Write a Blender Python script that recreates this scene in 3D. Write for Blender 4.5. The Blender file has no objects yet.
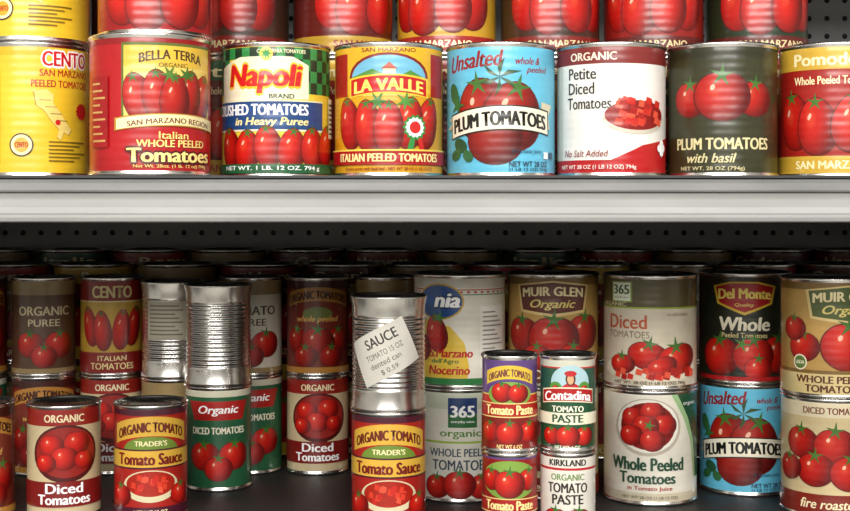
import bpy, bmesh, math, random
from mathutils import Vector
random.seed(4)
scene = bpy.context.scene
scene.view_settings.view_transform = 'Standard'

# ---------------------------------------------------------------- helpers
def lin(c):
    if isinstance(c, str):
        c = c.lstrip('#'); c = [int(c[i:i+2], 16)/255 for i in (0, 2, 4)]
    return tuple((x/12.92 if x <= .04045 else ((x+.055)/1.055)**2.4) for x in c)
def mixc(a, b, t):
    t = max(0, min(1, t)); return tuple(a[i]*(1-t)+b[i]*t for i in range(3))

def new_mat(name):
    m = bpy.data.materials.new(name); m.use_nodes = True
    return m, m.node_tree.nodes, m.node_tree.links, m.node_tree.nodes['Principled BSDF']

def mat_label(name, rib, rough):
    m, N, L, P = new_mat(name)
    at = N.new('ShaderNodeAttribute'); at.attribute_name = 'Col'
    tc = N.new('ShaderNodeTexCoord')
    hs = N.new('ShaderNodeHueSaturation'); hs.inputs['Saturation'].default_value = 1.0
    L.new(at.outputs['Color'], hs.inputs['Color'])
    n2 = N.new('ShaderNodeTexNoise'); n2.inputs['Scale'].default_value = 28; n2.inputs['Detail'].default_value = 6
    L.new(tc.outputs['Object'], n2.inputs['Vector'])
    mr = N.new('ShaderNodeMapRange'); mr.inputs['From Min'].default_value = .3; mr.inputs['From Max'].default_value = .7
    mr.inputs['To Min'].default_value = .82; mr.inputs['To Max'].default_value = 1.0
    L.new(n2.outputs[0], mr.inputs['Value']); L.new(mr.outputs[0], hs.inputs['Value'])
    L.new(hs.outputs[0], P.inputs['Base Color'])
    P.inputs['Roughness'].default_value = rough
    P.inputs['Coat Weight'].default_value = .35; P.inputs['Coat Roughness'].default_value = .16
    sep = N.new('ShaderNodeSeparateXYZ'); L.new(tc.outputs['Object'], sep.inputs[0])
    mul = N.new('ShaderNodeMath'); mul.operation = 'MULTIPLY'; mul.inputs[1].default_value = 2*math.pi/.0075
    L.new(sep.outputs['Z'], mul.inputs[0])
    sn = N.new('ShaderNodeMath'); sn.operation = 'SINE'; L.new(mul.outputs[0], sn.inputs[0])
    nz = N.new('ShaderNodeTexNoise'); nz.inputs['Scale'].default_value = 38
    L.new(tc.outputs['Object'], nz.inputs['Vector'])
    ms = N.new('ShaderNodeMath'); ms.operation = 'MULTIPLY'; ms.inputs[1].default_value = rib
    L.new(sn.outputs[0], ms.inputs[0])
    ad = N.new('ShaderNodeMath'); ad.operation = 'MULTIPLY_ADD'; ad.inputs[1].default_value = 1.8
    L.new(nz.outputs[0], ad.inputs[0]); L.new(ms.outputs[0], ad.inputs[2])
    bp = N.new('ShaderNodeBump'); bp.inputs['Strength'].default_value = .5; bp.inputs['Distance'].default_value = .0008
    L.new(ad.outputs[0], bp.inputs['Height']); L.new(bp.outputs[0], P.inputs['Normal']); L.new(bp.outputs[0], P.inputs['Coat Normal'])
    return m
M_SMOOTH = mat_label('printed_label_paper', .02, .34)
M_RIB = mat_label('printed_label_paper_over_beads', .12, .34)

def mat_metal(name, col, rough, sc=60):
    m, N, L, P = new_mat(name)
    P.inputs['Metallic'].default_value = 1
    tc = N.new('ShaderNodeTexCoord'); nz = N.new('ShaderNodeTexNoise'); nz.inputs['Scale'].default_value = sc
    L.new(tc.outputs['Object'], nz.inputs['Vector'])
    cr = N.new('ShaderNodeValToRGB')
    cr.color_ramp.elements[0].position = .3; cr.color_ramp.elements[1].position = .7
    cr.color_ramp.elements[0].color = (*[c*.8 for c in col], 1); cr.color_ramp.elements[1].color = (*col, 1)
    L.new(nz.outputs[0], cr.inputs[0]); L.new(cr.outputs[0], P.inputs['Base Color'])
    P.inputs['Roughness'].default_value = rough
    return m
M_TIN = mat_metal('tinplate', (.80, .78, .75), .24)

_tc = {}
def text_geo(s, shear):
    key = (s, shear)
    if key in _tc: return _tc[key]
    cu = bpy.data.curves.new('t', 'FONT'); cu.body = s; cu.shear = shear
    cu.resolution_u = 3; cu.fill_mode = 'FRONT'; cu.dimensions = '2D'
    ob = bpy.data.objects.new('t', cu); scene.collection.objects.link(ob)
    dg = bpy.context.evaluated_depsgraph_get()
    me = ob.evaluated_get(dg).to_mesh()
    v = [(p.co.x, p.co.y) for p in me.vertices]; f = [tuple(p.vertices) for p in me.polygons]
    ob.evaluated_get(dg).to_mesh_clear()
    bpy.data.objects.remove(ob); bpy.data.curves.remove(cu)
    _tc[key] = (v, f); return v, f

SEG = 120; STEP = 2*math.pi/SEG
class Can:
    """tin can, label printed in (u radians round the can, v percent of height)"""
    def __init__(s, r, h, bg=None, ribbed=False, lab=(3.2, 96.8)):
        s.r, s.h = r, h; s.V = []; s.F = []; s.C = []; s.M = []; s.layer = 0
        s.ribbed = ribbed
        if bg:
            vv = [lab[0]+(lab[1]-lab[0])*i/4 for i in range(5)]
            s._add([(-math.pi*r+2*math.pi*r*i/SEG, v*h/100) for v in vv for i in range(SEG+1)],
                   [(j*(SEG+1)+i, j*(SEG+1)+i+1, (j+1)*(SEG+1)+i+1, (j+1)*(SEG+1)+i) for j in range(4) for i in range(SEG)],
                   lin(bg), slice_=False)
    def _add(s, verts, faces, col, slice_=True, dl=1.0):
        fn = col if callable(col) else (lambda x, y: col)
        if slice_:
            bm = bmesh.new(); vs = [bm.verts.new((x, y, 0)) for x, y in verts]
            for f in faces:
                try: bm.faces.new([vs[i] for i in f])
                except ValueError: pass
            x0 = min(v[0] for v in verts); x1 = max(v[0] for v in verts); st = STEP*s.r
            for k in range(math.ceil(x0/st-1e-6), math.floor(x1/st+1e-6)+1):
                bmesh.ops.bisect_plane(bm, geom=bm.verts[:]+bm.edges[:]+bm.faces[:], dist=1e-7,
                                       plane_co=(k*st, 0, 0), plane_no=(1, 0, 0))
            bm.verts.index_update()
            verts = [(v.co.x, v.co.y) for v in bm.verts]; faces = [[v.index for v in f.verts] for f in bm.faces]
            bm.free()
        b = len(s.V); R = s.r+.00004*s.layer; s.layer += dl
        for x, y in verts:
            a = x/s.r; s.V.append((R*math.sin(a), -R*math.cos(a), y)); s.C.append(fn(x, y))
        for f in faces: s.F.append([b+i for i in f]); s.M.append(1)
    def rect(s, u0, v0, u1, v1, c): s.poly([(u0, v0), (u1, v0), (u1, v1), (u0, v1)], c)
    def poly(s, pts, c, dl=1.0):
        s._add([(u*s.r, v*s.h/100) for u, v in pts], [tuple(range(len(pts)))], lin(c), dl=dl)
    def fan(s, u, v, pts, colfn):
        n = len(pts); cx, cy = u*s.r, v*s.h/100
        vs = [(cx, cy)]; fs = []
        rings = (.25, .5, .75, 1.0); q_ = len(rings)
        for k in rings: vs += [(cx+x*k, cy+y*k) for x, y in pts]
        for i in range(n):
            j = (i+1) % n; fs.append((0, 1+i, 1+j))
            for q in range(q_-1): fs.append((1+q*n+i, 1+(q+1)*n+i, 1+(q+1)*n+j, 1+q*n+j))
        s._add(vs, fs, colfn)
    def ell(s, u, v, ru, c, rv=None, rot=0, n=28):
        rx = ru*s.r; ry = rx if rv is None else rv*s.h/100; a = math.radians(rot)
        pts = [(rx*math.cos(t)*math.cos(a)-ry*math.sin(t)*math.sin(a), rx*math.cos(t)*math.sin(a)+ry*math.sin(t)*math.cos(a))
               for t in [2*math.pi*i/n for i in range(n)]]
        c = lin(c); s._add([(u*s.r+x, v*s.h/100+y) for x, y in pts], [tuple(range(n))], c)
    def star(s, u, v, ro, ri, n, c, rot=0):
        pts = []
        for i in range(2*n):
            q = (ro if i % 2 == 0 else ri)*s.r; t = math.pi*i/n+math.radians(rot)
            pts.append((u*s.r+q*math.cos(t), v*s.h/100+q*math.sin(t)))
        cx, cy = u*s.r, v*s.h/100; m = len(pts)
        s._add([(cx, cy)]+pts, [(0, 1+i, 1+(i+1) % m) for i in range(m)], lin(c))
    def tom(s, u, v, ru, rv=None, rot=0, plum=False, leaf=True, tone=1.0, edge=True):
        rx = ru*s.r; ry = rx*.88 if rv is None else rv*s.h/100; a = math.radians(rot); ca, sa = math.cos(a), math.sin(a)
        n = 30; loc = []
        for i in range(n):
            t = 2*math.pi*i/n; x, y = math.cos(t), math.sin(t)
            if plum: x *= 1-.12*y
            else: y -= .10*math.exp(-(x*3.2)**2)*(1 if y > 0 else 0)
            loc.append((x*rx, y*ry))
        W = lambda x, y: (x*ca-y*sa, x*sa+y*ca)
        if edge: s.fan(u, v, [W(x*1.05, y*1.04) for x, y in loc], lambda x, y: lin('#5a0c08'))
        cx, cy = u*s.r, v*s.h/100
        hi = lin((.90*tone, .30*tone, .19*tone)); md = lin((.78*tone, .10*tone, .06*tone)); dk = lin((.40*tone, .02, .02))
        def fn(x, y):
            dx, dy = x-cx, y-cy; lx = (dx*ca+dy*sa)/rx; ly = (-dx*sa+dy*ca)/ry
            d = math.hypot(lx+.28, (ly-.28)*.8)
            return mixc(md, dk, (d-.45)/.7) if d > .35 else mixc(hi, md, .15+d*2.4)
        s.fan(u, v, [W(x, y) for x, y in loc], fn)
        hx, hy = W(-.33*rx, .36*ry)
        s.ell(u+hx/s.r, v+hy/s.h*100, ru*.085, '#f3b8a0', rv=(ry*.13)/s.h*100, rot=rot-25, n=12)
        if leaf:
            hx, hy = W(0, .86*ry)
            s.star(u+hx/s.r, v+hy/s.h*100, ru*.48, ru*.13, 5, '#3f6f2a', rot=rot+12)
    def text(s, t, u, v, w, hg, c, out=None, ow=.03, rot=0, arc=0, shear=0, bold=.012):
        v0, f0 = text_geo(t, shear)
        x0 = min(p[0] for p in v0); x1 = max(p[0] for p in v0); y0 = min(p[1] for p in v0); y1 = max(p[1] for p in v0)
        W = w*s.r; H = hg*s.h/100; a = math.radians(rot); ca, sa = math.cos(a), math.sin(a); k = H/(y1-y0)
        def place(ox, oy):
            o = []
            for x, y in v0:
                X = ((x-x0)/(x1-x0)-.5)*W; Y = ((y-y0)/(y1-y0)-.5)*H
                Y += arc*s.h/100*(1-(2*X/W)**2); X += ox; Y += oy
                o.append((u*s.r+X*ca-Y*sa, v*s.h/100+X*sa+Y*ca))
            return o
        if out:
            q = (ow+bold)*k*1.3
            for i in range(8):
                t_ = math.pi*i/4; s._add(place(q*math.cos(t_), q*math.sin(t_)), f0, lin(out), dl=.12 if i < 7 else 1)
        b = bold*k
        if bold > .015:
            s._add(place(-b, 0), f0, lin(c), dl=.12); s._add(place(b, 0), f0, lin(c), dl=.12)
            s._add(place(0, b*.5), f0, lin(c), dl=.12)
        s._add(place(0, 0), f0, lin(c))
    def band(s, u, v, w, hg, c, arc=0, rot=0, n=10):
        W = w*s.r; H = hg*s.h/100; a = math.radians(rot); ca, sa = math.cos(a), math.sin(a); vs = []; fs = []
        for i in range(n+1):
            X = (i/n-.5)*W; e = arc*s.h/100*(1-(2*X/W)**2)
            for Y in (-H/2+e, H/2+e): vs.append((u*s.r+X*ca-Y*sa, v*s.h/100+X*sa+Y*ca))
        for i in range(n): fs.append((2*i, 2*i+2, 2*i+3, 2*i+1))
        s._add(vs, fs, lin(c))
    def dice(s, u0, u1, va, vb, n, seed):
        rr = random.Random(seed)
        for i in range(n):
            u = rr.uniform(u0, u1); v = rr.uniform(va, vb)
            s.poly([(u-.07, v-2), (u+.06, v-3), (u+.08, v+1.6), (u-.04, v+3)], rr.choice(['#c8261a', '#d83c26', '#a81810', '#e2553a']), dl=.4)
        s.layer += 1
    def facts(s, u=2.5, c='#f4f2ea', k='#1a1a1a'):
        s.rect(u-.42, 16, u+.42, 84, c)
        s.text('Nutrition Facts', u, 77, .74, 6, k)
        for i in range(9): s.rect(u-.37, 68-i*5.5, u+.37-(i % 3)*.12, 69.6-i*5.5, k)
        for i in range(14):
            s.rect(-u+.3-i*.04, 20, -u+.3-i*.04+.012+.012*(i % 3), 36, k)
    def mesh(s, name):
        r, h = s.r-.0003, s.h; R = s.r+.0012
        if s.ribbed:
            wall = [(r, .010)]; n = 15; z0, z1 = .020, h-.020
            wall += [(r, z0-.002)]
            for i in range(n*6+1):
                z = z0+(z1-z0)*i/(n*6); wall.append((r-.0008*(.5-.5*math.cos(2*math.pi*i/6)), z))
            wall += [(r, z1+.002), (r, h-.010)]
        else: wall = [(r, .005), (r, h-.005)]
        def lid(zr, sg):
            return [(R, zr-sg*.0030), (R+.0002, zr-sg*.0015), (R-.0003, zr-sg*.0002), (R-.0010, zr), (R-.0019, zr-sg*.0004), (R-.0023, zr-sg*.0016),
                    (r-.0026, zr-sg*.0040), (r*.86, zr-sg*.0042), (r*.84, zr-sg*.0034), (r*.79, zr-sg*.0034), (r*.77, zr-sg*.0042),
                    (r*.66, zr-sg*.0042), (r*.64, zr-sg*.0035), (r*.60, zr-sg*.0035), (r*.58, zr-sg*.0042), (0.0005, zr-sg*.0042)]
        prof = list(reversed(lid(0, -1)))+wall+lid(h, 1)
        b = len(s.V); n = SEG
        for pr, pz in prof:
            for i in range(n):
                t = i*STEP; s.V.append((pr*math.sin(t), -pr*math.cos(t), pz)); s.C.append((.7, .7, .7))
        for j in range(len(prof)-1):
            for i in range(n):
                k = (i+1) % n; s.F.append([b+j*n+i, b+j*n+k, b+(j+1)*n+k, b+(j+1)*n+i]); s.M.append(0)
        for j in (0, len(prof)-1):
            f = [b+j*n+i for i in range(n)]
            if j == 0: f.reverse()
            s.F.append(f); s.M.append(0)
        me = bpy.data.meshes.new(name); me.from_pydata(s.V, [], s.F)
        at = me.color_attributes.new('Col', 'FLOAT_COLOR', 'POINT')
        flat = []
        for c in s.C: flat += [c[0], c[1], c[2], 1]
        at.data.foreach_set('color', flat)
        me.materials.append(M_TIN); me.materials.append(M_RIB if s.r > .045 else M_SMOOTH)
        me.polygons.foreach_set('material_index', s.M)
        me.polygons.foreach_set('use_smooth', [True]*len(s.F))
        me.update(); return me

def put(me, kind, x, y, z, turn=0, face=True, sz=1):
    ob = bpy.data.objects.new(kind, me); scene.collection.objects.link(ob)
    ob.location = (x, y, z); ob.scale = (1, 1, sz)
    a = -math.atan2(x, y+1.2) if face else 0     # shopper-facing labels
    ob.rotation_euler = (0, 0, a+math.radians(turn)); return ob

BR, BH = .0503, .1225      # big 28 oz
MR, MH = .0370, .1170      # medium
SR, SH = .0258, .0900      # small paste

# ---------------------------------------------------------------- labels, top shelf
def l_cento(r=BR, h=BH, sh=0.0):
    c = Can(r, h, '#ecc22f')
    c.rect(-3.14, 90, 3.14, 96.8, '#e2b122')
    k = sh
    c.text('CENTO', .62+k, 88, .95, 11, '#c8181c', out='#ffffff', ow=.045, bold=.03)
    c.text('SAN MARZANO', .62+k, 77.5, 1.05, 5, '#b3261c', bold=.02); c.text('PEELED TOMATOES', .55+k, 69.5, 1.2, 5.2, '#b3261c', bold=.02)
    pts = [(.0, 64), (.22, 66), (.36, 62), (.34, 56), (.46, 50), (.60, 42), (.72, 36), (.66, 32), (.56, 34), (.5, 28), (.42, 30), (.46, 36), (.32, 42), (.18, 50), (.04, 54)]
    c.poly([(u+k-.02, v-.5) for u, v in pts], '#a48a3a'); c.poly([(u*.96+k, v*.985+.4) for u, v in pts], '#efd77a')
    for i in range(4): c.rect(.08+k+i*.1, 57-i*5, .3+k+i*.1, 57.6-i*5, '#8d7a3c')
    c.ell(.42+k, 41, .05, '#d02a20')
    c.ell(-.22+k, 24, .21, '#2b2b22'); c.ell(-.22+k, 24, .185, '#f3e7b4'); c.ell(-.22+k, 24, .13, '#d8a92c')
    c.text('CENTO', -.22+k, 24, .22, 4, '#b3181c', bold=.03)
    for i in range(6): c.rect(.25+k, 26-i*2.8, 1.05+k-(i % 3)*.15, 27-i*2.8, '#7d6820')
    c.star(.95+k, 50, .16, .13, 12, '#c8181c'); c.rect(-1.2+k, 10, -.62+k, 80, '#e4b528')
    for i in range(8): c.rect(-1.1+k, 20+i*6, -.7+k-(i % 3)*.06, 21.5+i*6, '#97722a')
    c.facts(); return c
def l_centored(r=MR, h=MH):
    c = Can(r, h, '#c9a03a')
    c.rect(-3.14, 76, 3.14, 96.8, '#8a1a16'); c.rect(-3.14, 74.6, 3.14, 76, '#ead9a0')
    c.text('CENTO', 0, 85, 1.3, 12, '#f2e0a0', bold=.035)
    for u, v, ro in [(-.75, 50, 12), (.75, 50, -12), (-.3, 46, 5), (.3, 47, -5)]: c.tom(u, v, .28, 20, plum=True, rot=ro)
    c.rect(-3.14, 3.2, 3.14, 24, '#8a1a16'); c.text('ITALIAN', 0, 18, .9, 5, '#f2e0a0', bold=.02); c.text('TOMATOES', 0, 10, 1.4, 6.5, '#f2e0a0', bold=.02)
    c.facts(); return c
def l_bella():
    c = Can(.0527, BH, '#b0111a')
    c.rect(-3.14, 92, 3.14, 96.8, '#8e0d14')
    c.rect(-.48, 36, 1.25, 93, '#5b6a2c'); c.rect(-.44, 38, 1.21, 91, '#e9cf6c')
    c.rect(-.44, 76, 1.21, 91, '#dfb93e')
    c.text('BELLA TERRA', .38, 82, 1.12, 6.6, '#4a2c10', arc=3, bold=.03)
    c.text('ORGANIC', .38, 77.5, .5, 3, '#6b4a1e', bold=.02)
    for u, v, ro in [(-.2, 55, 16), (.96, 55, -16), (.12, 57, 7), (.66, 57, -7), (.4, 54, 0)]:
        c.tom(u, v, .25, 17, rot=ro, plum=True, tone=.9)
    c.star(.3, 71, .18, .05, 6, '#4f7c2c'); c.star(.6, 71, .16, .05, 6, '#3c6a24', rot=20)
    c.band(.38, 36, 1.95, 9, '#b8862c', arc=3.4); c.band(.38, 36, 1.88, 7.4, '#f4e6ae', arc=3.4)
    c.text('SAN MARZANO REGION', .38, 36, 1.5, 3.8, '#6a2c10', arc=2.8, bold=.03)
    c.text('Italian', .38, 28.5, .5, 5, '#f2d980', bold=.02)
    c.text('WHOLE PEELED', .38, 22.7, 1.2, 5, '#f2d980', bold=.035)
    c.text('Tomatoes', .38, 14.5, 1.5, 9.5, '#f9e38c', out='#4c0809', ow=.05, bold=.045)
    c.text('Net Wt. 28oz. (1 lb. 12 oz) 794g', .38, 6.6, 1.3, 3, '#f2d980', bold=.02)
    c.rect(-1.15, 20, -.72, 70, '#a00f16')
    for i in range(9): c.rect(-1.1, 24+i*5, -.77-(i % 3)*.06, 25.4+i*5, '#d0a060')
    c.facts(); return c
def l_napoli():
    c = Can(BR, BH, '#ecc93e')
    for i in range(-19, 20):
        for j in range(4):
            if i*.165 < -1.05 or i*.165 > .28 or j == 3:
                c.layer = 1; c.rect(i*.165, 62+j*8.5, i*.165+.165, min(96.8, 70.5+j*8.5), '#17321c' if (i+j) % 2 == 0 else '#2c8742')
    c.layer = 3
    c.poly([(-1.25, 56), (.62, 58), (.62, 83), (.3, 89), (-.7, 89), (-1.25, 82)], '#f0e8c8')
    c.text('CALIFORNIA TOMATOES', .1, 93, .9, 2.8, '#f2e9c0', bold=.02)
    c.ell(-.18, 91, .12, '#f2cf45'); c.star(-.18, 91, .11, .05, 7, '#2f9147')
    c.text('Napoli', -.24, 72.5, 1.4, 21, '#cc1c1c', out='#f2bf2a', ow=.02, bold=.05, shear=.15)
    c.text('BRAND', .1, 59.8, .45, 3.4, '#20442a', bold=.03)
    c.rect(-1.35, 35, .98, 57, '#1c467f'); c.rect(-1.35, 34, .98, 35.4, '#f1e9c4'); c.rect(-1.35, 56, .98, 57, '#f1e9c4')
    c.text('CRUSHED TOMATOES', -.4, 50, 2.0, 8, '#ffffff', bold=.04)
    c.text('in Heavy Puree', -.1, 40.5, 1.4, 7.5, '#f5e7a0', bold=.04, shear=.2)
    for u, v, ro in [(-.95, 22, 8), (-.55, 20, -4), (-.15, 23, 6), (.28, 21, -6), (.70, 22, 4), (1.1, 24, -8)]: c.tom(u, v, .25, 15, plum=True, rot=ro)
    c.rect(-3.14, 3.2, 3.14, 10, '#1c5a34')
    c.text('NET WT. 1 LB. 12 OZ. 794 g', -.1, 6.6, 1.9, 4, '#ffffff', bold=.03)
    c.rect(1.18, 30, 1.5, 60, '#f6f1dc')
    for i in range(7): c.rect(1.2, 33+i*3.6, 1.46, 34.4+i*3.6, '#333333')
    c.facts(); return c
def l_valle():
    c = Can(BR, BH, '#d99f1a')
    c.rect(-3.14, 62, 3.14, 96.8, '#e4b023')
    c.rect(-1.35, 60, -.84, 92, '#a91d19'); c.rect(.86, 60, 1.35, 92, '#a91d19')
    pts = [(-.78, 60)]+[(-.78*math.cos(math.pi*i/14), 74+18*math.sin(math.pi*i/14)) for i in range(15)]+[(.78, 60)]
    c.poly(pts, '#7c1a14')
    c.poly([(u*.93, 60+(v-60)*.94) for u, v in pts], '#6fb4d2')
    c.poly([(-.72, 60), (.72, 60), (.72, 73), (.4, 79), (.1, 73), (-.3, 80), (-.72, 74)], '#4f8a35')
    c.poly([(-.5, 60), (.5, 60), (.2, 70), (0, 76), (-.2, 70)], '#d9c46a')
    c.rect(-.1, 73, .12, 80, '#f0e2bb'); c.poly([(-.14, 80), (.16, 80), (.01, 85)], '#b2472a')
    c.text('SAN MARZANO', 0, 94, 1.0, 3, '#7c1a14', bold=.02)
    c.band(0, 66, 1.55, 14.5, '#f2c838', arc=3); c.band(0, 66, 1.47, 12, '#bd1618', arc=3)
    c.text('LA VALLE', 0, 66, 1.3, 8.8, '#f9e06a', arc=2.6, bold=.05)
    for u, v, ro in [(-.78, 40, 10), (.76, 40, -12), (-.38, 38, 6), (.38, 40, -6), (0, 37, 0)]: c.tom(u, v, .26, 19, plum=True, rot=ro)
    c.star(-.2, 56, .2, .06, 6, '#35752a'); c.star(.3, 56, .2, .06, 6, '#4a8b35', rot=20)
    c.poly([(.32, 20), (.42, 34), (.5, 34), (.44, 19)], '#2e8a3f'); c.poly([(.5, 34), (.58, 34), (.68, 20), (.58, 19)], '#c8201e')
    c.star(.48, 37, .24, .2, 14, '#2e8a3f'); c.star(.48, 37, .19, .16, 14, '#ffffff'); c.ell(.48, 37, .11, '#d02320')
    c.rect(-3.14, 9.5, 3.14, 20, '#a81418'); c.rect(-3.14, 19.6, 3.14, 20.8, '#f0d45a')
    c.text('ITALIAN PEELED TOMATOES', 0, 14.7, 2.0, 6, '#fbe9a0', bold=.04)
    c.text('tomato puree with basil leaf - NET WT 28 OZ (1 LB 12 OZ)', 0, 6.3, 1.7, 3, '#8b2114', bold=.02)
    c.facts(); return c
def l_plum():
    c = Can(BR, BH, '#62bbdb')
    c.text('Unsalted', -.52, 86, 1.15, 12, '#8f1a1e', bold=.03, shear=.35, rot=5, arc=1)
    c.text('whole &', .52, 86, .5, 5.4, '#8f1a1e', shear=.3, bold=.02); c.text('peeled', .72, 79, .48, 6, '#8f1a1e', shear=.3, bold=.02)
    c.tom(-.32, 50, .52, 23, plum=True, rot=14, tone=.78); c.tom(.22, 45, .56, 25, plum=True, rot=-10, tone=.78)
    c.tom(-.1, 30, .5, 20, plum=True, rot=0, tone=.74, leaf=False)
    for a in range(6): c.poly([(-.02, 74), (-.02+.42*math.cos(a*1.05+.3), 74+15*math.sin(a*1.05+.3)), (-.02+.2*math.cos(a*1.05+.7), 74+8*math.sin(a*1.05+.7))], '#2c4f22')
    c.star(-.88, 54, .2, .07, 5, '#2b6a35'); c.ell(-.98, 63, .12, '#2f6a3a', rv=8, rot=20); c.ell(-.8, 24, .17, '#234f30', rv=5, rot=-25); c.ell(-.92, 17, .14, '#2d6238', rv=4, rot=20); c.ell(-.62, 16, .12, '#2d6238', rv=4, rot=-40)
    c.poly([(-1.2, 36), (-.92, 37), (-.92, 45), (-1.15, 44), (-1.05, 41)], '#d9cfae'); c.poly([(1.05, 36), (.8, 38), (.8, 56), (1.12, 54), (1.0, 46)], '#d9cfae')
    c.band(-.03, 39, 2.06, 18.5, '#1c1c1c', arc=5, rot=2); c.band(-.03, 39, 2.0, 16.5, '#f3ecd6', arc=5, rot=2)
    c.text('PLUM TOMATOES', -.03, 39, 1.85, 10.5, '#15130f', arc=4.6, rot=2, bold=.045)
    c.text('NET WT 28 OZ', .55, 10, .8, 4, '#2a3f52', bold=.02); c.text('(1 LB 12 OZ) 794g', .55, 5.8, .8, 2.8, '#2a3f52', bold=.02)
    c.text('in tomato juice', .5, 19, .6, 4, '#274a6a', shear=.3)
    c.rect(.85, 14, .98, 19, '#e8f4f8'); c.rect(1.02, 14, 1.15, 19, '#274a6a')
    c.facts(); return c
def l_petite():
    c = Can(BR, BH, '#efebe4')
    c.rect(-3.14, 3.2, 3.14, 13, '#b8161a'); c.poly([(0, 13), (3.14, 13), (3.14, 30), (1.4, 30), (.6, 24)], '#b8161a'); c.rect(-3.14, 84, 3.14, 96.8, '#7e2624')
    c.rect(-1.5, 13, -1.05, 84, '#ded4c4')
    c.text('ORGANIC', -.35, 89.5, .9, 6, '#f0e4d0', bold=.03)
    c.text('Petite', -.56, 77, .58, 8.5, '#33302c', bold=.018); c.text('Diced', -.58, 66, .55, 8.5, '#33302c', bold=.018)
    c.text('Tomatoes', -.44, 55, .88, 8.5, '#33302c', bold=.018)
    c.ell(.5, 44, .66, '#cfc6b6', rv=12); c.ell(.5, 46, .62, '#8c1210', rv=11)
    c.dice(.02, 1.0, 40, 57, 40, 8)
    c.text('NET WT 28 OZ (1 LB 12 OZ) 794g', -.3, 7.5, 1.5, 3.8, '#ffe9e0', bold=.02); c.text('No Salt Added', -.5, 18, .9, 5, '#8c1a18', shear=.2)
    for dx, dy in [(-.07, 0), (.07, 0), (0, 3.2), (0, -3.2)]: c.ell(1.08+dx, 22+dy, .07, '#ffffff')
    c.facts(); return c
def l_dark():
    c = Can(BR, BH, '#34341c')
    c.rect(-3.14, 88, 3.14, 96.8, '#2a2a16')
    c.tom(-.6, 58, .36, tone=.9); c.tom(.62, 58, .36, tone=.9); c.tom(.0, 60, .5, tone=.9)
    c.text('PLUM TOMATOES', -.0, 25, 1.8, 8.5, '#ddd19e', bold=.035); c.text('with basil', -.2, 14.5, .9, 7, '#ddd19e', shear=.3, bold=.02)
    c.text('NET WT. 28 OZ (794g)', -.2, 6.5, 1.2, 3.6, '#ddd19e', bold=.02); c.facts(); return c

# ---------------------------------------------------------------- lower shelf labels
def l_diced365():
    c = Can(BR, BH, '#d3c8b2')
    c.rect(-3.14, 72, 3.14, 96.8, '#544a2c'); c.rect(-3.14, 70.5, 3.14, 72, '#98ad3e')
    c.rect(-.92, 76, -.38, 94, '#7f9a3a'); c.rect(-.88, 77, -.42, 93, '#e9efd8'); c.text('365', -.65, 87, .4, 8, '#3d5a20', bold=.04); c.text('everyday value', -.65, 80, .36, 2.2, '#3d5a20')
    c.text('ORGANIC', -.92, 74.2, .8, 3.4, '#dcd3ae', bold=.03)
    c.text('Diced', -.52, 59, .9, 12, '#bb5632', bold=.02); c.text('TOMATOES', -.5, 48, .98, 6, '#83745c', bold=.015)
    c.ell(0, 18, 1.15, '#e4dac4', rv=11)
    c.tom(-.05, 30, .42, 12, rot=-10); c.tom(.62, 27, .48, 13, rot=12); c.tom(-.62, 22, .3, 8.5); c.tom(.25, 20, .34, 9, rot=20, leaf=False)
    c.dice(-.9, 1.0, 10, 18, 24, 2)
    c.text('NET WT. 28 OZ (1 LB 12 OZ) 794g', 0, 6.2, 1.6, 3.4, '#6a5c44', bold=.02); c.text('no salt added', .6, 66, .5, 2.8, '#8f8168')
    c.facts(); return c
def l_wholepeeled():
    c = Can(BR, BH, '#e4dfd0')
    c.poly([(.55, 96.8), (3.1, 96.8), (3.1, 20), (1.2, 22), (1.05, 55), (.85, 75)], '#1b4f34'); c.poly([(.45, 96.8), (.6, 96.8), (.92, 75), (1.12, 55), (1.24, 22), (1.14, 22), (1.0, 55), (.78, 75)], '#9cc08a')
    c.rect(-3.14, 3.2, 3.14, 11, '#c9bfa6')
    c.ell(-.05, 68, .74, '#bcb3a2', rv=25); c.ell(-.05, 69, .68, '#efe9dc', rv=23); c.ell(-.05, 69, .60, '#7e0e0c', rv=20.5)
    for u, v, q in [(-.35, 76, .26), (.05, 81, .26), (.3, 70, .27), (-.1, 69, .28), (-.4, 61, .25), (.05, 57, .26)]: c.tom(u, v, q, leaf=False)
    c.star(-.02, 70, .14, .04, 5, '#3a8035')
    c.text('Whole Peeled', -.06, 36, 1.6, 11, '#1f4a36', bold=.035); c.text('Tomatoes', -.06, 24, 1.2, 9.5, '#1f4a36', bold=.035)
    c.text('in Tomato Juice', .0, 14.8, .95, 4.5, '#a3221a', bold=.02); c.text('NET WT 28 OZ (1 LB 12 OZ)', 0, 7, 1.2, 3.2, '#544a38')
    c.text('organic', .95, 88, .4, 4, '#ffffff'); c.facts(); return c
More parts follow.
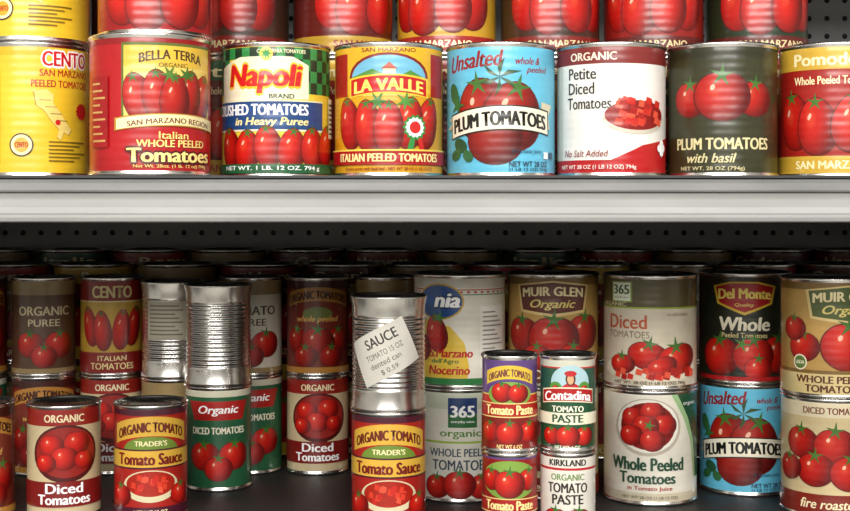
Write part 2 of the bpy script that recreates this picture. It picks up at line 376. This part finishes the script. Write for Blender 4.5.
def l_muir(kind=0):
    c = Can(BR, BH, '#b99350')
    c.rect(-3.14, 90, 3.14, 96.8, '#7c5e2a')
    s = 0 if kind == 0 else .35
    c.poly([(-.75+s, 66), (-.85+s, 90), (0+s, 94), (.85+s, 90), (.75+s, 66), (0+s, 62)], '#d9c080'); c.poly([(-.7+s, 68), (-.79+s, 89), (0+s, 92.5), (.79+s, 89), (.7+s, 68), (0+s, 64.5)], '#5c2418' if kind == 0 else '#4c5a2a')
    c.text('MUIR GLEN', s, 83, 1.38, 8, '#efe0ac', bold=.04, arc=1.6)
    c.text('Organic', s, 72.5, 1.0, 9.5, '#e4d078', shear=.35, bold=.03)
    if kind == 0:
        c.rect(-3.14, 3.2, 3.14, 26, '#6c3018')
        for u, v, q in [(-.72, 46, .42), (.75, 48, .44), (.02, 42, .56), (-.35, 26, .32), (.45, 26, .34)]: c.tom(u, v, q, tone=.92)
        c.text('DICED', 0, 11, .8, 8, '#f0e2b8', bold=.03)
    else:
        c.tom(-.55, 42, .34); c.tom(-.78, 57, .28); c.tom(.38, 43, .56)
        c.rect(-3.14, 20, 3.14, 23, '#7c5e2a'); c.rect(-3.14, 3.2, 3.14, 20, '#d9c48a')
        c.text('WHOLE PEELED', .05, 15.3, 1.5, 6, '#5a2a18', bold=.045); c.text('TOMATOES', .05, 7.6, 1.1, 6, '#5a2a18', bold=.045)
        c.ell(-.62, 29, .16, '#f2ead0'); c.ell(-.62, 29, .13, '#5c7a34'); c.text('USDA', -.62, 29, .2, 3, '#f2ead0', bold=.03)
        c.star(.9, 50, .15, .05, 5, '#3f7a2a')
    c.facts(); return c
def l_nia():
    c = Can(BR, BH, '#e2decf')
    c.rect(-3.14, 88, 3.14, 96.8, '#d2cebf')
    for i in range(40): c.poly([(-3.1+i*.155, 83.6), (-3.03+i*.155, 83.6), (-3.03+i*.155, 85.2), (-3.1+i*.155, 85.2)], '#b8322a', dl=.05)
    c.layer += 1
    c.rect(-3.14, 86, 3.14, 86.9, '#b8322a'); c.rect(-3.14, 81.8, 3.14, 82.6, '#2e7a44')
    c.ell(-.46, 76, .56, '#c9a23a', rv=16); c.ell(-.46, 76, .52, '#1d4c8c', rv=14.5); c.text('nia', -.28, 77, .55, 12, '#ffffff', out='#102c58', bold=.05, shear=.2)
    c.poly([(-1.5, 3.2), (-1.5, 55), (-.9, 62), (-.2, 54), (.1, 40), (.2, 20), (.15, 3.2)], '#dcb93e')
    c.tom(-.52, 48, .25, 16, plum=True, rot=10); c.tom(-.95, 38, .24, 15, plum=True, rot=24)
    c.star(-.45, 62, .18, .05, 5, '#33802f')
    c.text('S.Marzano', -.2, 31, .95, 7.5, '#b81a1a', bold=.035, shear=.15); c.text("dell'Agro", -.32, 23.5, .6, 5, '#2a6a34', bold=.03)
    c.text('Nocerino', -.24, 16, .9, 7.5, '#b81a1a', bold=.035, shear=.15)
    c.rect(-3.14, 3.2, 3.14, 9, '#2e7a40')
    c.rect(.45, 18, 1.15, 72, '#ebe8dd')
    for i in range(12): c.rect(.5, 22+i*4, 1.08-(i % 4)*.08, 23.3+i*4, '#8b8a84')
    c.facts(); return c
def l_365whole():
    c = Can(BR, BH, '#dcd9cc')
    c.rect(-3.14, 82, 3.14, 96.8, '#c2c8b4'); c.rect(-3.14, 52, 3.14, 54, '#9cb84a')
    c.rect(-.25, 66, .38, 92, '#2c6a38'); c.rect(-.25, 78, .38, 92, '#1f3c6c'); c.text('365', .065, 80, .5, 10, '#ffffff', bold=.045); c.text('everyday value', .065, 71, .5, 2.8, '#ffffff', bold=.02)
    c.text('organic', .02, 60, .9, 8, '#57882f', bold=.025); c.text('WHOLE PEELED', .02, 44, 1.4, 7, '#3b4a5c', bold=.02); c.text('TOMATOES', .02, 33, 1.25, 9, '#3b4a5c', bold=.02)
    c.tom(-.5, 14, .28); c.tom(.5, 14, .3); c.tom(.0, 16, .34); c.facts(); return c
def l_delmonte():
    c = Can(BR, BH, '#20251a')
    c.rect(-3.14, 88, 3.14, 96.8, '#3a2e20')
    c.poly([(-.62, 72), (-.72, 88), (-.3, 92), (.3, 92), (.72, 88), (.62, 72), (0, 62)], '#d9b236'); c.poly([(-.56, 73), (-.66, 87), (-.28, 90.5), (.28, 90.5), (.66, 87), (.56, 73), (0, 64.5)], '#a8161a')
    c.text('Del Monte', 0, 80.5, 1.16, 9, '#f8e06a', bold=.045, arc=1); c.text('Quality', 0, 71, .42, 4, '#f8e06a', shear=.2)
    c.text('Whole', 0, 54, 1.1, 12, '#f2ead0', bold=.04, shear=.1); c.text('Peeled Tomatoes', 0, 44, 1.0, 4.5, '#d9c98c', bold=.02)
    for u, v, q in [(-.55, 25, .46), (.8, 27, .46), (.2, 26, .44), (.3, 14, .3)]: c.tom(u, v, q)
    c.star(-.05, 36, .2, .05, 5, '#4f8a35'); c.rect(-3.14, 3.2, 3.14, 7, '#a8161a'); c.facts(); return c
def l_beige():
    c = Can(BR, BH, '#cbb88c')
    c.rect(-3.14, 84, 3.14, 96.8, '#ddd0b0'); c.text('DICED TOMATOES', .1, 89.5, 1.3, 5.5, '#6b2a1c', bold=.03)
    for u, v, q in [(-.6, 62, .36), (.1, 60, .42), (.75, 62, .38), (-.3, 40, .38), (.4, 38, .4), (-.9, 40, .3)]: c.tom(u, v, q, tone=.92)
    c.rect(-3.14, 3.2, 3.14, 20, '#7c2418'); c.text('fire roasted', 0, 12, 1.2, 8, '#f0e2b8', shear=.25, bold=.02); c.facts(); return c
def l_paste_purple():
    c = Can(SR, SH, '#c0261c')
    c.rect(-3.14, 60, 3.14, 96.8, '#5d427c'); c.rect(-3.14, 58.6, 3.14, 60, '#e2c85c')
    c.band(0, 76, 1.9, 14, '#dcb93e', arc=7); c.text('ORGANIC TOMATO', 0, 76, 1.65, 7.5, '#6a2a3a', arc=6.3, bold=.03)
    c.ell(0, 60, .85, '#7fa244', rv=13); c.tom(-.28, 62, .4); c.tom(.32, 61, .38)
    c.rect(-3.14, 36, 3.14, 51, '#a81c16'); c.rect(-3.14, 50, 3.14, 51.2, '#e6cf84'); c.rect(-3.14, 36, 3.14, 37.2, '#e6cf84'); c.text('Tomato Paste', 0, 43.8, 1.85, 9.5, '#fbe7a0', bold=.04)
    c.rect(-3.14, 3.2, 3.14, 36, '#7c120f')
    for u, v, q in [(-.75, 21, .42), (.75, 21, .42), (0, 20, .48)]: c.tom(u, v, q)
    c.text('NET WT 6 OZ', 0, 6.4, .9, 4, '#f0dc96', bold=.02); c.facts(); return c
def l_paste_red():
    c = Can(SR, SH, '#8c1612')
    c.rect(-3.14, 93, 3.14, 96.8, '#5d427c')
    c.ell(0, 72, 1.15, '#7fa244', rv=20)
    for u, v, q in [(-.7, 72, .44), (.75, 72, .44), (0, 68, .56)]: c.tom(u, v, q)
    c.rect(-3.14, 38, 3.14, 53, '#a81c16'); c.rect(-3.14, 52, 3.14, 53.2, '#e6cf84'); c.rect(-3.14, 38, 3.14, 39.2, '#e6cf84'); c.text('Tomato Paste', 0, 45.8, 1.85, 9.5, '#fbe7a0', bold=.04)
    c.rect(-3.14, 3.2, 3.14, 34, '#5d427c'); c.text('ORGANIC', 0, 20, 1.3, 8, '#e2c85c', bold=.03); c.facts(); return c
def l_contadina():
    c = Can(SR, SH, '#1a4f32')
    c.rect(-3.14, 88, 3.14, 96.8, '#c9c7b6'); c.rect(-3.14, 86.5, 3.14, 88, '#b8202a')
    c.rect(-3.14, 60, 3.14, 86.5, '#24503f')
    c.ell(.1, 72, .74, '#a9c8d0', rv=18)
    c.poly([(-.3, 56), (.55, 56), (.45, 68), (.22, 72), (0, 72), (-.22, 68)], '#b8222a'); c.ell(.1, 76, .18, '#4a2214', rv=7); c.ell(.1, 75.5, .12, '#d9a47c', rv=5.2); c.ell(.1, 81.5, .22, '#b8222a', rv=3)
    c.ell(.62, 66, .24, '#4f8a35', rv=7); c.ell(-.45, 66, .24, '#4f8a35', rv=7); c.tom(.62, 66, .13, leaf=False); c.tom(-.45, 66, .13, leaf=False)
    c.band(0, 57, 2.1, 15, '#f2e8c8', arc=3); c.band(0, 57, 2.05, 12.5, '#ab1518', arc=3); c.text('Contadina', 0, 57, 1.8, 9.5, '#ffffff', arc=2.5, bold=.04)
    c.text('TOMATO', 0, 45, 1.15, 6, '#f3efd8', bold=.04); c.rect(-3.14, 29, 3.14, 41, '#ebe6cc'); c.text('PASTE', 0, 35, 1.1, 8, '#1e4a30', bold=.045)
    for u, v, q in [(-.6, 17, .36), (.6, 17, .38), (0, 17, .42)]: c.tom(u, v, q)
    c.text('NET WT. 6 OZ.', 0, 5.8, .9, 3.4, '#f3efd8', bold=.02); c.facts(); return c
def l_kirk():
    c = Can(SR, SH, '#e2ddd2')
    c.rect(-3.14, 82, 3.14, 84.5, '#b8202a'); c.text('KIRKLAND', 0, 89.8, 1.4, 6.5, '#1c1c1c', bold=.045)
    c.text('ORGANIC', 0, 75, 1.25, 6.5, '#6b8a4a', bold=.03); c.text('TOMATO', 0, 64, 1.5, 10, '#2a2420', bold=.03); c.text('PASTE', 0, 52, 1.15, 10, '#2a2420', bold=.03)
    for u, v, q in [(1.0, 22, .3), (-1.0, 22, .3), (-.45, 30, .5), (.4, 29, .54), (0, 18, .36)]: c.tom(u, v, q)
    c.rect(-3.14, 3.2, 3.14, 9, '#b8202a'); c.facts(); return c
def l_sauce(name='Tomato Sauce', a='#a8221a', b='#dcae40', d='#4a1628'):
    c = Can(MR, MH, a)
    c.rect(-3.14, 91, 3.14, 96.8, d)
    c.band(0, 74, 2.3, 17, b, arc=8); c.text('ORGANIC TOMATO', 0, 74, 2.0, 8.5, '#6b2412', arc=7.2, bold=.045)
    c.ell(0, 61, .8, '#6f8a34', rv=12); c.text("TRADER'S", 0, 67, .9, 4.5, '#f6e9b4', bold=.03)
    c.rect(-3.14, 46, 3.14, 61, b); c.rect(-3.14, 45, 3.14, 46.4, d); c.rect(-3.14, 60.6, 3.14, 62, d)
    c.text(name, 0, 53.3, 1.95, 10, '#74120e', bold=.045)
    c.ell(0, 30, .8, '#ddd0aa', rv=14); c.ell(0, 32, .7, '#a82210', rv=11); c.dice(-.5, .5, 26, 38, 18, 5); c.tom(-.9, 22, .34); c.tom(.9, 22, .34)
    c.rect(-3.14, 3.2, 3.14, 12, d); c.text('NET WT 15 OZ', 0, 7.5, .9, 4, '#f6e9b4', bold=.02); c.facts(); return c
def l_orgtom():
    c = Can(MR, MH, '#74261a')
    c.rect(-3.14, 88, 3.14, 96.8, '#401812')
    c.band(0, 76, 2.3, 14, '#b87f34', arc=7); c.text('ORGANIC TOMATOES', 0, 76, 2.1, 8, '#40120a', arc=6.3, bold=.04)
    c.ell(0, 63, .5, '#667030', rv=7); c.text('whole peeled', 0, 57, 1.4, 7.5, '#d9a850', shear=.25, bold=.025)
    for u, v, q in [(-.7, 36, .46), (.7, 36, .46), (0, 34, .54), (-.4, 20, .4), (.45, 20, .4)]: c.tom(u, v, q, tone=.85)
    c.rect(-3.14, 3.2, 3.14, 9, '#b87f34'); c.facts(); return c
def l_diced_oval():
    c = Can(MR, MH, '#cdbb94')
    c.rect(-3.14, 82, 3.14, 96.8, '#93201a'); c.text('ORGANIC', 0, 88.5, 1.1, 6.5, '#f1e2b8', bold=.03)
    c.ell(.05, 58, .95, '#4c0e0c', rv=25); c.ell(.05, 59, .87, '#93201a', rv=22)
    for u, v, q in [(-.35, 65, .34), (.35, 67, .36), (0, 54, .36), (.55, 52, .28), (-.5, 50, .28)]: c.tom(u, v, q, leaf=False)
    c.rect(-3.14, 12, 3.14, 34, '#7c1816'); c.text('Diced', 0, 28, 1.0, 8.5, '#ffffff', bold=.035); c.text('Tomatoes', 0, 18.5, 1.45, 8.5, '#ffffff', bold=.035); c.facts(); return c
def l_white_tom(col='#d9d2c0', k='#4c3a2c', t='TOMATO', r=MR, h=MH):
    c = Can(r, h, col)
    c.rect(-3.14, 82, 3.14, 96.8, '#9c8458'); c.text(t, 0, 66, 1.7, 9, k, bold=.03); c.text('PUREE', 0, 54, 1.0, 7, k, bold=.02)
    c.tom(-.45, 32, .46); c.tom(.5, 32, .48); c.tom(0, 20, .4); c.rect(-3.14, 3.2, 3.14, 8, '#9c8458'); c.facts(); return c
def l_green():
    c = Can(MR, MH, '#235a3a')
    c.rect(-3.14, 90, 3.14, 96.8, '#cdc9b2'); c.poly([(-1.0, 86), (1.0, 86), (.8, 68), (-.8, 68)], '#a81c18'); c.text('Organic', 0, 77, 1.25, 10, '#ffffff', shear=.2, bold=.035)
    c.text('DICED TOMATOES', 0, 58, 1.7, 6.5, '#f1ead0', bold=.03); c.tom(-.45, 34, .48); c.tom(.5, 34, .48); c.tom(0, 22, .42); c.facts(); return c
def l_generic(bg, top, txt, tc, r=BR, h=BH, yellow=None, tv=38, foot=True):
    c = Can(r, h, bg)
    c.rect(-3.14, 80, 3.14, 96.8, top); c.text(txt, 0, 87.5, 1.5, 9, tc, bold=.04)
    c.text('Whole Peeled Tomatoes', 0, 72, 1.5, 6, tc, bold=.02)
    for u, v, ro in [(-.75, 4, 10), (.75, 4, -10), (-.3, 0, 4), (.32, 2, -4)]: c.tom(u, v+tv, .36, 21, plum=True, rot=ro)
    if foot: c.rect(-3.14, 3.2, 3.14, 16, yellow or top); c.text('SAN MARZANO', 0, 9.5, 1.4, 6, tc if not yellow else '#8a1c14', bold=.03)
    c.facts(); return c
def l_silver(sticker):
    c = Can(MR, MH-.004, None, ribbed=True)
    c.layer = 4
    if sticker == 1:
        c.band(-.13, 52, 1.72, 42, '#dad6cc', rot=27, n=16)
        c.text('SAUCE', -.22, 63.5, .95, 9, '#35332f', rot=27, bold=.02); c.text('TOMATO 15 OZ', -.12, 52.5, 1.1, 5, '#56534c', rot=27)
        c.text('dented can', -.08, 44.5, .9, 5, '#56534c', rot=27); c.text('$ 0.59', .04, 37.5, .5, 5, '#56534c', rot=27)
    elif sticker == 2:
        c.rect(-.9, 40, .45, 80, '#bfb7a2')
        for i in range(8): c.rect(-.8, 45+i*4.2, .3-(i % 3)*.12, 46.6+i*4.2, '#77705f')
    return c

ME = {}
def M(key, fn, *a, **k):
    if key not in ME: ME[key] = fn(*a, **k).mesh('tin_can_'+key)
    return ME[key]

# ---------------------------------------------------------------- shelves
ZT = 1.5245; ZL = 1.180; Z_SHADER = 1.905
def steel(name, a, b):
    m, N, L, P = new_mat(name)
    P.inputs['Roughness'].default_value = .42
    tc = N.new('ShaderNodeTexCoord'); mp = N.new('ShaderNodeMapping'); mp.inputs['Scale'].default_value = (3, 14, 20)
    nz = N.new('ShaderNodeTexNoise'); nz.inputs['Scale'].default_value = 3; nz.inputs['Detail'].default_value = 8
    cr = N.new('ShaderNodeValToRGB'); cr.color_ramp.elements[0].position = .3; cr.color_ramp.elements[0].color = (a, a, a*.985, 1); cr.color_ramp.elements[1].position = .62; cr.color_ramp.elements[1].color = (b, b, b*.985, 1)
    L.new(tc.outputs['Object'], mp.inputs[0]); L.new(mp.outputs[0], nz.inputs['Vector']); L.new(nz.outputs[0], cr.inputs[0]); L.new(cr.outputs[0], P.inputs['Base Color'])
    return m
M_STEEL = steel('painted_shelf_steel', .22, .27)
M_STEEL2 = steel('shelf_edge_steel', .11, .16)
M_CHAN = steel('price_channel_insert', .27, .32)
M_DARK, N, L, P = new_mat('dark_enamel'); P.inputs['Base Color'].default_value = (.018, .018, .019, 1); P.inputs['Roughness'].default_value = .5
M_PEG, N, L, P = new_mat('pegboard_dark')
P.inputs['Roughness'].default_value = .6
tc = N.new('ShaderNodeTexCoord'); sc = N.new('ShaderNodeVectorMath'); sc.operation = 'SCALE'; sc.inputs['Scale'].default_value = 1/.0254
fr = N.new('ShaderNodeVectorMath'); fr.operation = 'FRACTION'; sb = N.new('ShaderNodeVectorMath'); sb.operation = 'SUBTRACT'; sb.inputs[1].default_value = (.5, .5, .5)
sp = N.new('ShaderNodeSeparateXYZ'); cb = N.new('ShaderNodeCombineXYZ'); ln = N.new('ShaderNodeVectorMath'); ln.operation = 'LENGTH'
gt = N.new('ShaderNodeMath'); gt.operation = 'GREATER_THAN'; gt.inputs[1].default_value = .15
mx = N.new('ShaderNodeMix'); mx.data_type = 'RGBA'; mx.inputs['A'].default_value = (.0, .0, .0, 1); mx.inputs['B'].default_value = (.40, .40, .41, 1)
L.new(tc.outputs['Object'], sc.inputs[0]); L.new(sc.outputs[0], fr.inputs[0]); L.new(fr.outputs[0], sb.inputs[0]); L.new(sb.outputs[0], sp.inputs[0])
L.new(sp.outputs['X'], cb.inputs['X']); L.new(sp.outputs['Z'], cb.inputs['Z']); L.new(cb.outputs[0], ln.inputs[0]); L.new(ln.outputs['Value'], gt.inputs[0])
L.new(gt.outputs[0], mx.inputs['Factor']); L.new(mx.outputs['Result'], P.inputs['Base Color'])

def box(bm, x0, y0, z0, x1, y1, z1, mi=0):
    v = [bm.verts.new(p) for p in [(x0, y0, z0), (x1, y0, z0), (x1, y1, z0), (x0, y1, z0), (x0, y0, z1), (x1, y0, z1), (x1, y1, z1), (x0, y1, z1)]]
    for f in [(0, 3, 2, 1), (4, 5, 6, 7), (0, 1, 5, 4), (1, 2, 6, 5), (2, 3, 7, 6), (3, 0, 4, 7)]:
        q = bm.faces.new([v[i] for i in f]); q.material_index = mi
def finish(bm, name, mats):
    me = bpy.data.meshes.new(name); bm.to_mesh(me); bm.free()
    for m in mats: me.materials.append(m)
    ob = bpy.data.objects.new(name, me); scene.collection.objects.link(ob); return ob

HW = 1.1
def shelf(ztop):
    bm = bmesh.new()
    box(bm, -HW, -.112, ztop-.004, HW, .618, ztop-.0002, 1)
    prof = [(-.112, -.0004), (-.119, -.0010), (-.1245, -.0030), (-.1262, -.0060), (-.1270, -.0120), (-.1266, -.0134), (-.1225, -.0142),
            (-.1215, -.0200), (-.1215, -.0265), (-.1235, -.0315), (-.1282, -.0325), (-.1292, -.0350), (-.1286, -.0380), (-.1265, -.0390), (-.116, -.0390), (-.116, -.004)]
    mi = [2, 2, 2, 2, 2, 1, 3, 3, 3, 0, 0, 0, 0, 0, 1, 1]
    a = [bm.verts.new((-HW, y, ztop+z)) for y, z in prof]; b = [bm.verts.new((HW, y, ztop+z)) for y, z in prof]; n = len(prof)
    for i in range(n):
        j = (i+1) % n; f = bm.faces.new([a[i], b[i], b[j], a[j]]); f.material_index = mi[i]
    bm.faces.new(a); bm.faces.new(list(reversed(b)))
    box(bm, -HW, -.1262, ztop-.0018, HW, -.1195, ztop+.0004, 1)
    for x in (-HW+.004, -.61, .61, HW-.004):
        v = [bm.verts.new((x+dx, y, z)) for dx in (-.0015, .0015) for y, z in [(-.09, ztop-.005), (.618, ztop-.005), (.618, ztop-.075), (.45, ztop-.07), (-.09, ztop-.02)]]
        bm.faces.new(v[:5]); bm.faces.new(list(reversed(v[5:])))
        for i in range(5): bm.faces.new([v[i], v[5+i], v[5+(i+1) % 5], v[(i+1) % 5]])
    bmesh.ops.recalc_face_normals(bm, faces=bm.faces[:])
    return finish(bm, 'store_shelf', [M_STEEL, M_DARK, M_STEEL2, M_CHAN])
shelf(ZT); shelf(ZL); shelf(Z_SHADER)  # third, highest shelf is out of view, added to shade the stacked upper cans

bm = bmesh.new(); box(bm, -HW, .620, .16, HW, .632, 2.25); finish(bm, 'pegboard_panel', [M_PEG])
for x in (-.61, .61):
    bm = bmesh.new(); box(bm, x-.014, .6325, 0, x+.014, .68, 2.27); box(bm, x-.03, .634, 0, x+.03, .74, .03)
    finish(bm, 'shelf_upright', [M_DARK])
bm = bmesh.new(); box(bm, -HW, -.11, .0, HW, .61, .139); box(bm, -HW, -.125, .139, HW, .61, .155)
finish(bm, 'shelf_base_deck', [M_STEEL])

# ---------------------------------------------------------------- room shell
M_FLOOR, N, L, P = new_mat('vinyl_tile_floor')
br = N.new('ShaderNodeTexBrick'); br.offset = 0; br.inputs['Scale'].default_value = 1; br.inputs['Brick Width'].default_value = .3; br.inputs['Row Height'].default_value = .3
br.inputs['Mortar Size'].default_value = .002; br.inputs['Color1'].default_value = (.5, .48, .44, 1); br.inputs['Color2'].default_value = (.46, .45, .41, 1); br.inputs['Mortar'].default_value = (.2, .2, .19, 1)
tc = N.new('ShaderNodeTexCoord'); L.new(tc.outputs['Object'], br.inputs['Vector']); L.new(br.outputs[0], P.inputs['Base Color']); P.inputs['Roughness'].default_value = .3
def paint(name, col):
    m, N, L, P = new_mat(name); nz = N.new('ShaderNodeTexNoise'); nz.inputs['Scale'].default_value = 3
    cr = N.new('ShaderNodeValToRGB'); cr.color_ramp.elements[0].color = (*[c*.9 for c in col], 1); cr.color_ramp.elements[1].color = (*col, 1)
    L.new(nz.outputs[0], cr.inputs[0]); L.new(cr.outputs[0], P.inputs['Base Color']); P.inputs['Roughness'].default_value = .8; return m
M_WALL = paint('wall_paint', (.5, .49, .46)); M_CEIL = paint('ceiling_paint', (.68, .68, .66))
def slab(name, a, b, m):
    bm = bmesh.new(); box(bm, *a, *b); finish(bm, name, [m])
slab('floor', (-4, -6, -.05), (4, 1.5, 0), M_FLOOR)
slab('ceiling', (-4, -6, 3.3), (4, 1.5, 3.35), M_CEIL)
slab('wall_back', (-4, 1.5, 0), (4, 1.55, 3.3), M_WALL)
slab('wall_front', (-4, -6.05, 0), (4, -6, 3.3), M_WALL)
slab('wall_left', (-4.05, -6, 0), (-4, 1.5, 3.3), M_WALL)
slab('wall_right', (4, -6, 0), (4.05, 1.5, 3.3), M_WALL)

# ---------------------------------------------------------------- cans: upper shelf
ZU = ZT+.0002
T = 'tomato_can'
put(M('cento', l_cento), T, -.3665, .0, ZU)
put(M('bella', l_bella), T, -.2445, -.060, ZU)
put(M('napoli', l_napoli), T, -.1395, .0, ZU)
put(M('valle', l_valle), T, -.034, .0, ZU)
put(M('plum', l_plum), T, .0710, .0, ZU)
put(M('petite', l_petite), T, .1745, .0, ZU)
put(M('dark', l_dark), T, .2785, .0, ZU)
put(M('g1', l_generic, '#a01c15', '#d2a838', 'Pomodoro', '#fbeebc'), T, .3835, .0, ZU)
put(M('g2', l_generic, '#c8992a', '#9c1c18', 'Roma', '#fff0c0'), T, -.4715, .0, ZU)
kinds = [M('g1', None), M('g2', None), M('g3', l_generic, '#5c1712', '#234a2c', 'Italia', '#d8c898', yellow='#b8922c'),
         M('g4', l_generic, '#a08850', '#4c1c12', 'Organic', '#e3d6b0'), M('g6', l_generic, '#40281c', '#7c1a14', 'Harvest', '#d8c898'), M('g7', l_generic, '#22301c', '#5c1712', 'Garden', '#d8c898')]
STK = BH+.0003
for i, x in enumerate([-.4, -.29, -.19, -.084, .022, .128, .234, .34]):
    k = kinds[[0, 3, 2, 0, 4, 3, 5, 1][i]]; k2 = [kinds[2], kinds[4], kinds[4], kinds[2], kinds[1], kinds[4], M('g8', l_generic, '#8c1a14', '#5c1712', 'Roma', '#d8c898'), kinds[5]][i]
    put(k, T, x, .112, ZU); put(k2, T, x, .112, ZU+STK, turn=[5, 8, -20, 30, -10, 15, 0, 20][i])
put(M('g5', l_generic, '#a01318', '#7c1a14', 'Bella', '#f7e6a0', tv=24, foot=False), T, -.2435, -.045, ZU+STK, turn=8)
put(M('cento', None), T, -.3665, .0, ZU+STK, turn=-20)

# ---------------------------------------------------------------- cans: lower shelf
Z0 = ZL+.0002
def stack(x, y, lo, hi, kl=T, ku=T, hl=BH, tl=0, tu=0, sz=1):
    put(lo, kl, x, y, Z0, tl, sz=sz); put(hi, ku, x, y, Z0+hl*sz+.0003, tu, sz=sz)
stack(.2475, .208, M('whole', l_wholepeeled), M('d365', l_diced365))
stack(.1430, .232, M('beige', l_beige), M('muir0', l_muir, 0))
stack(.0385, .222, M('w365', l_365whole), M('nia', l_nia))
stack(.3625, .252, M('plum', None), M('delm', l_delmonte))
stack(.4275, .150, M('beige', None), M('muir1', l_muir, 1))
stack(.545, .17, M('g1', None), M('g4', None))
stack(-.0365, .085, M('sauce', l_sauce), M('silver1', l_silver, 1), 'tomato_sauce_can', 'unlabeled_tin_can', hl=MH)
P_ = 'tomato_paste_can'
stack(.0800, .010, M('pred', l_paste_red), M('ppurple', l_paste_purple), P_, P_, hl=SH)
stack(.1350, .010, M('kirk', l_kirk), M('conta', l_contadina), P_, P_, hl=SH)
stack(-.1300, .350, M('doval', l_diced_oval), M('orgtom', l_orgtom), hl=MH)
stack(-.2110, .352, M('green', l_green), M('wtom', l_white_tom), hl=MH)
stack(-.2360, .262, M('green', None), M('silver0', l_silver, 0), T, 'unlabeled_tin_can', hl=MH)
stack(-.3000, .325, M('wtom', None), M('silver2', l_silver, 2), T, 'unlabeled_tin_can', hl=MH)
stack(-.3790, .350, M('doval', None), M('centos', l_centored), hl=MH)
stack(-.4600, .345, M('orgtom', None), M('wt2', l_white_tom, '#5b3e2c', '#d8c8a0', 'ORGANIC'), hl=MH)
stack(-.5420, .340, M('green', None), M('orgtom', None), hl=MH)
stack(-.6240, .340, M('wtom', None), M('doval', None), hl=MH)
stack(-.0480, .360, M('orgtom', None), M('wt2', None), hl=MH)
for i, x in enumerate([-.285, -.375, -.465]):
    put([M('sauce', None), M('doval', None), M('orgtom', None)][i], T, x, .13, Z0)
for row, y in enumerate((.456, .564)):
    for i in range(-8, 9):
        x = i*.107+row*.05
        if abs(x) > 1.0: continue
        a = kinds[(i*3+row) % 6]; b = kinds[(i*5+2+row) % 6]
        if (i % 3) == 0: b = M('wtb', l_white_tom, '#4a3a2c', '#e0c890', 'TOMATO', BR, BH)
        stack(x, y, a, b, tl=i*17 % 50-25, tu=i*31 % 60-30, sz=1+.06*row)

# ---------------------------------------------------------------- lights
def area(name, loc, rot, sx, sy, e, col=(1, .97, .925)):
    l = bpy.data.lights.new(name, 'AREA'); l.shape = 'RECTANGLE'; l.size = sx; l.size_y = sy; l.energy = e; l.color = col
    o = bpy.data.objects.new(name, l); scene.collection.objects.link(o); o.location = loc; o.rotation_euler = rot; return o
area('ceiling_light', (-.2, -1.7, 3.1), (math.radians(25), 0, 0), 3.2, .35, 40)
area('ceiling_light', (.3, -3.6, 3.0), (math.radians(45), 0, 0), 4.5, .5, 122)
area('ceiling_light', (-.6, -5.5, 2.9), (math.radians(60), 0, 0), 5, .6, 165)
w = bpy.data.worlds.new('store_ambient'); scene.world = w; w.use_nodes = True
w.node_tree.nodes['Background'].inputs[0].default_value = (.9, .95, 1, 1); w.node_tree.nodes['Background'].inputs[1].default_value = .1

# ---------------------------------------------------------------- camera
cd = bpy.data.cameras.new('camera'); co = bpy.data.objects.new('camera', cd); scene.collection.objects.link(co)
co.location = (0, -1.2, 1.5); co.rotation_euler = (math.radians(90), 0, 0)
cd.lens = 54.2; cd.sensor_width = 36; cd.shift_y = -.0594; cd.clip_start = .05
scene.camera = co
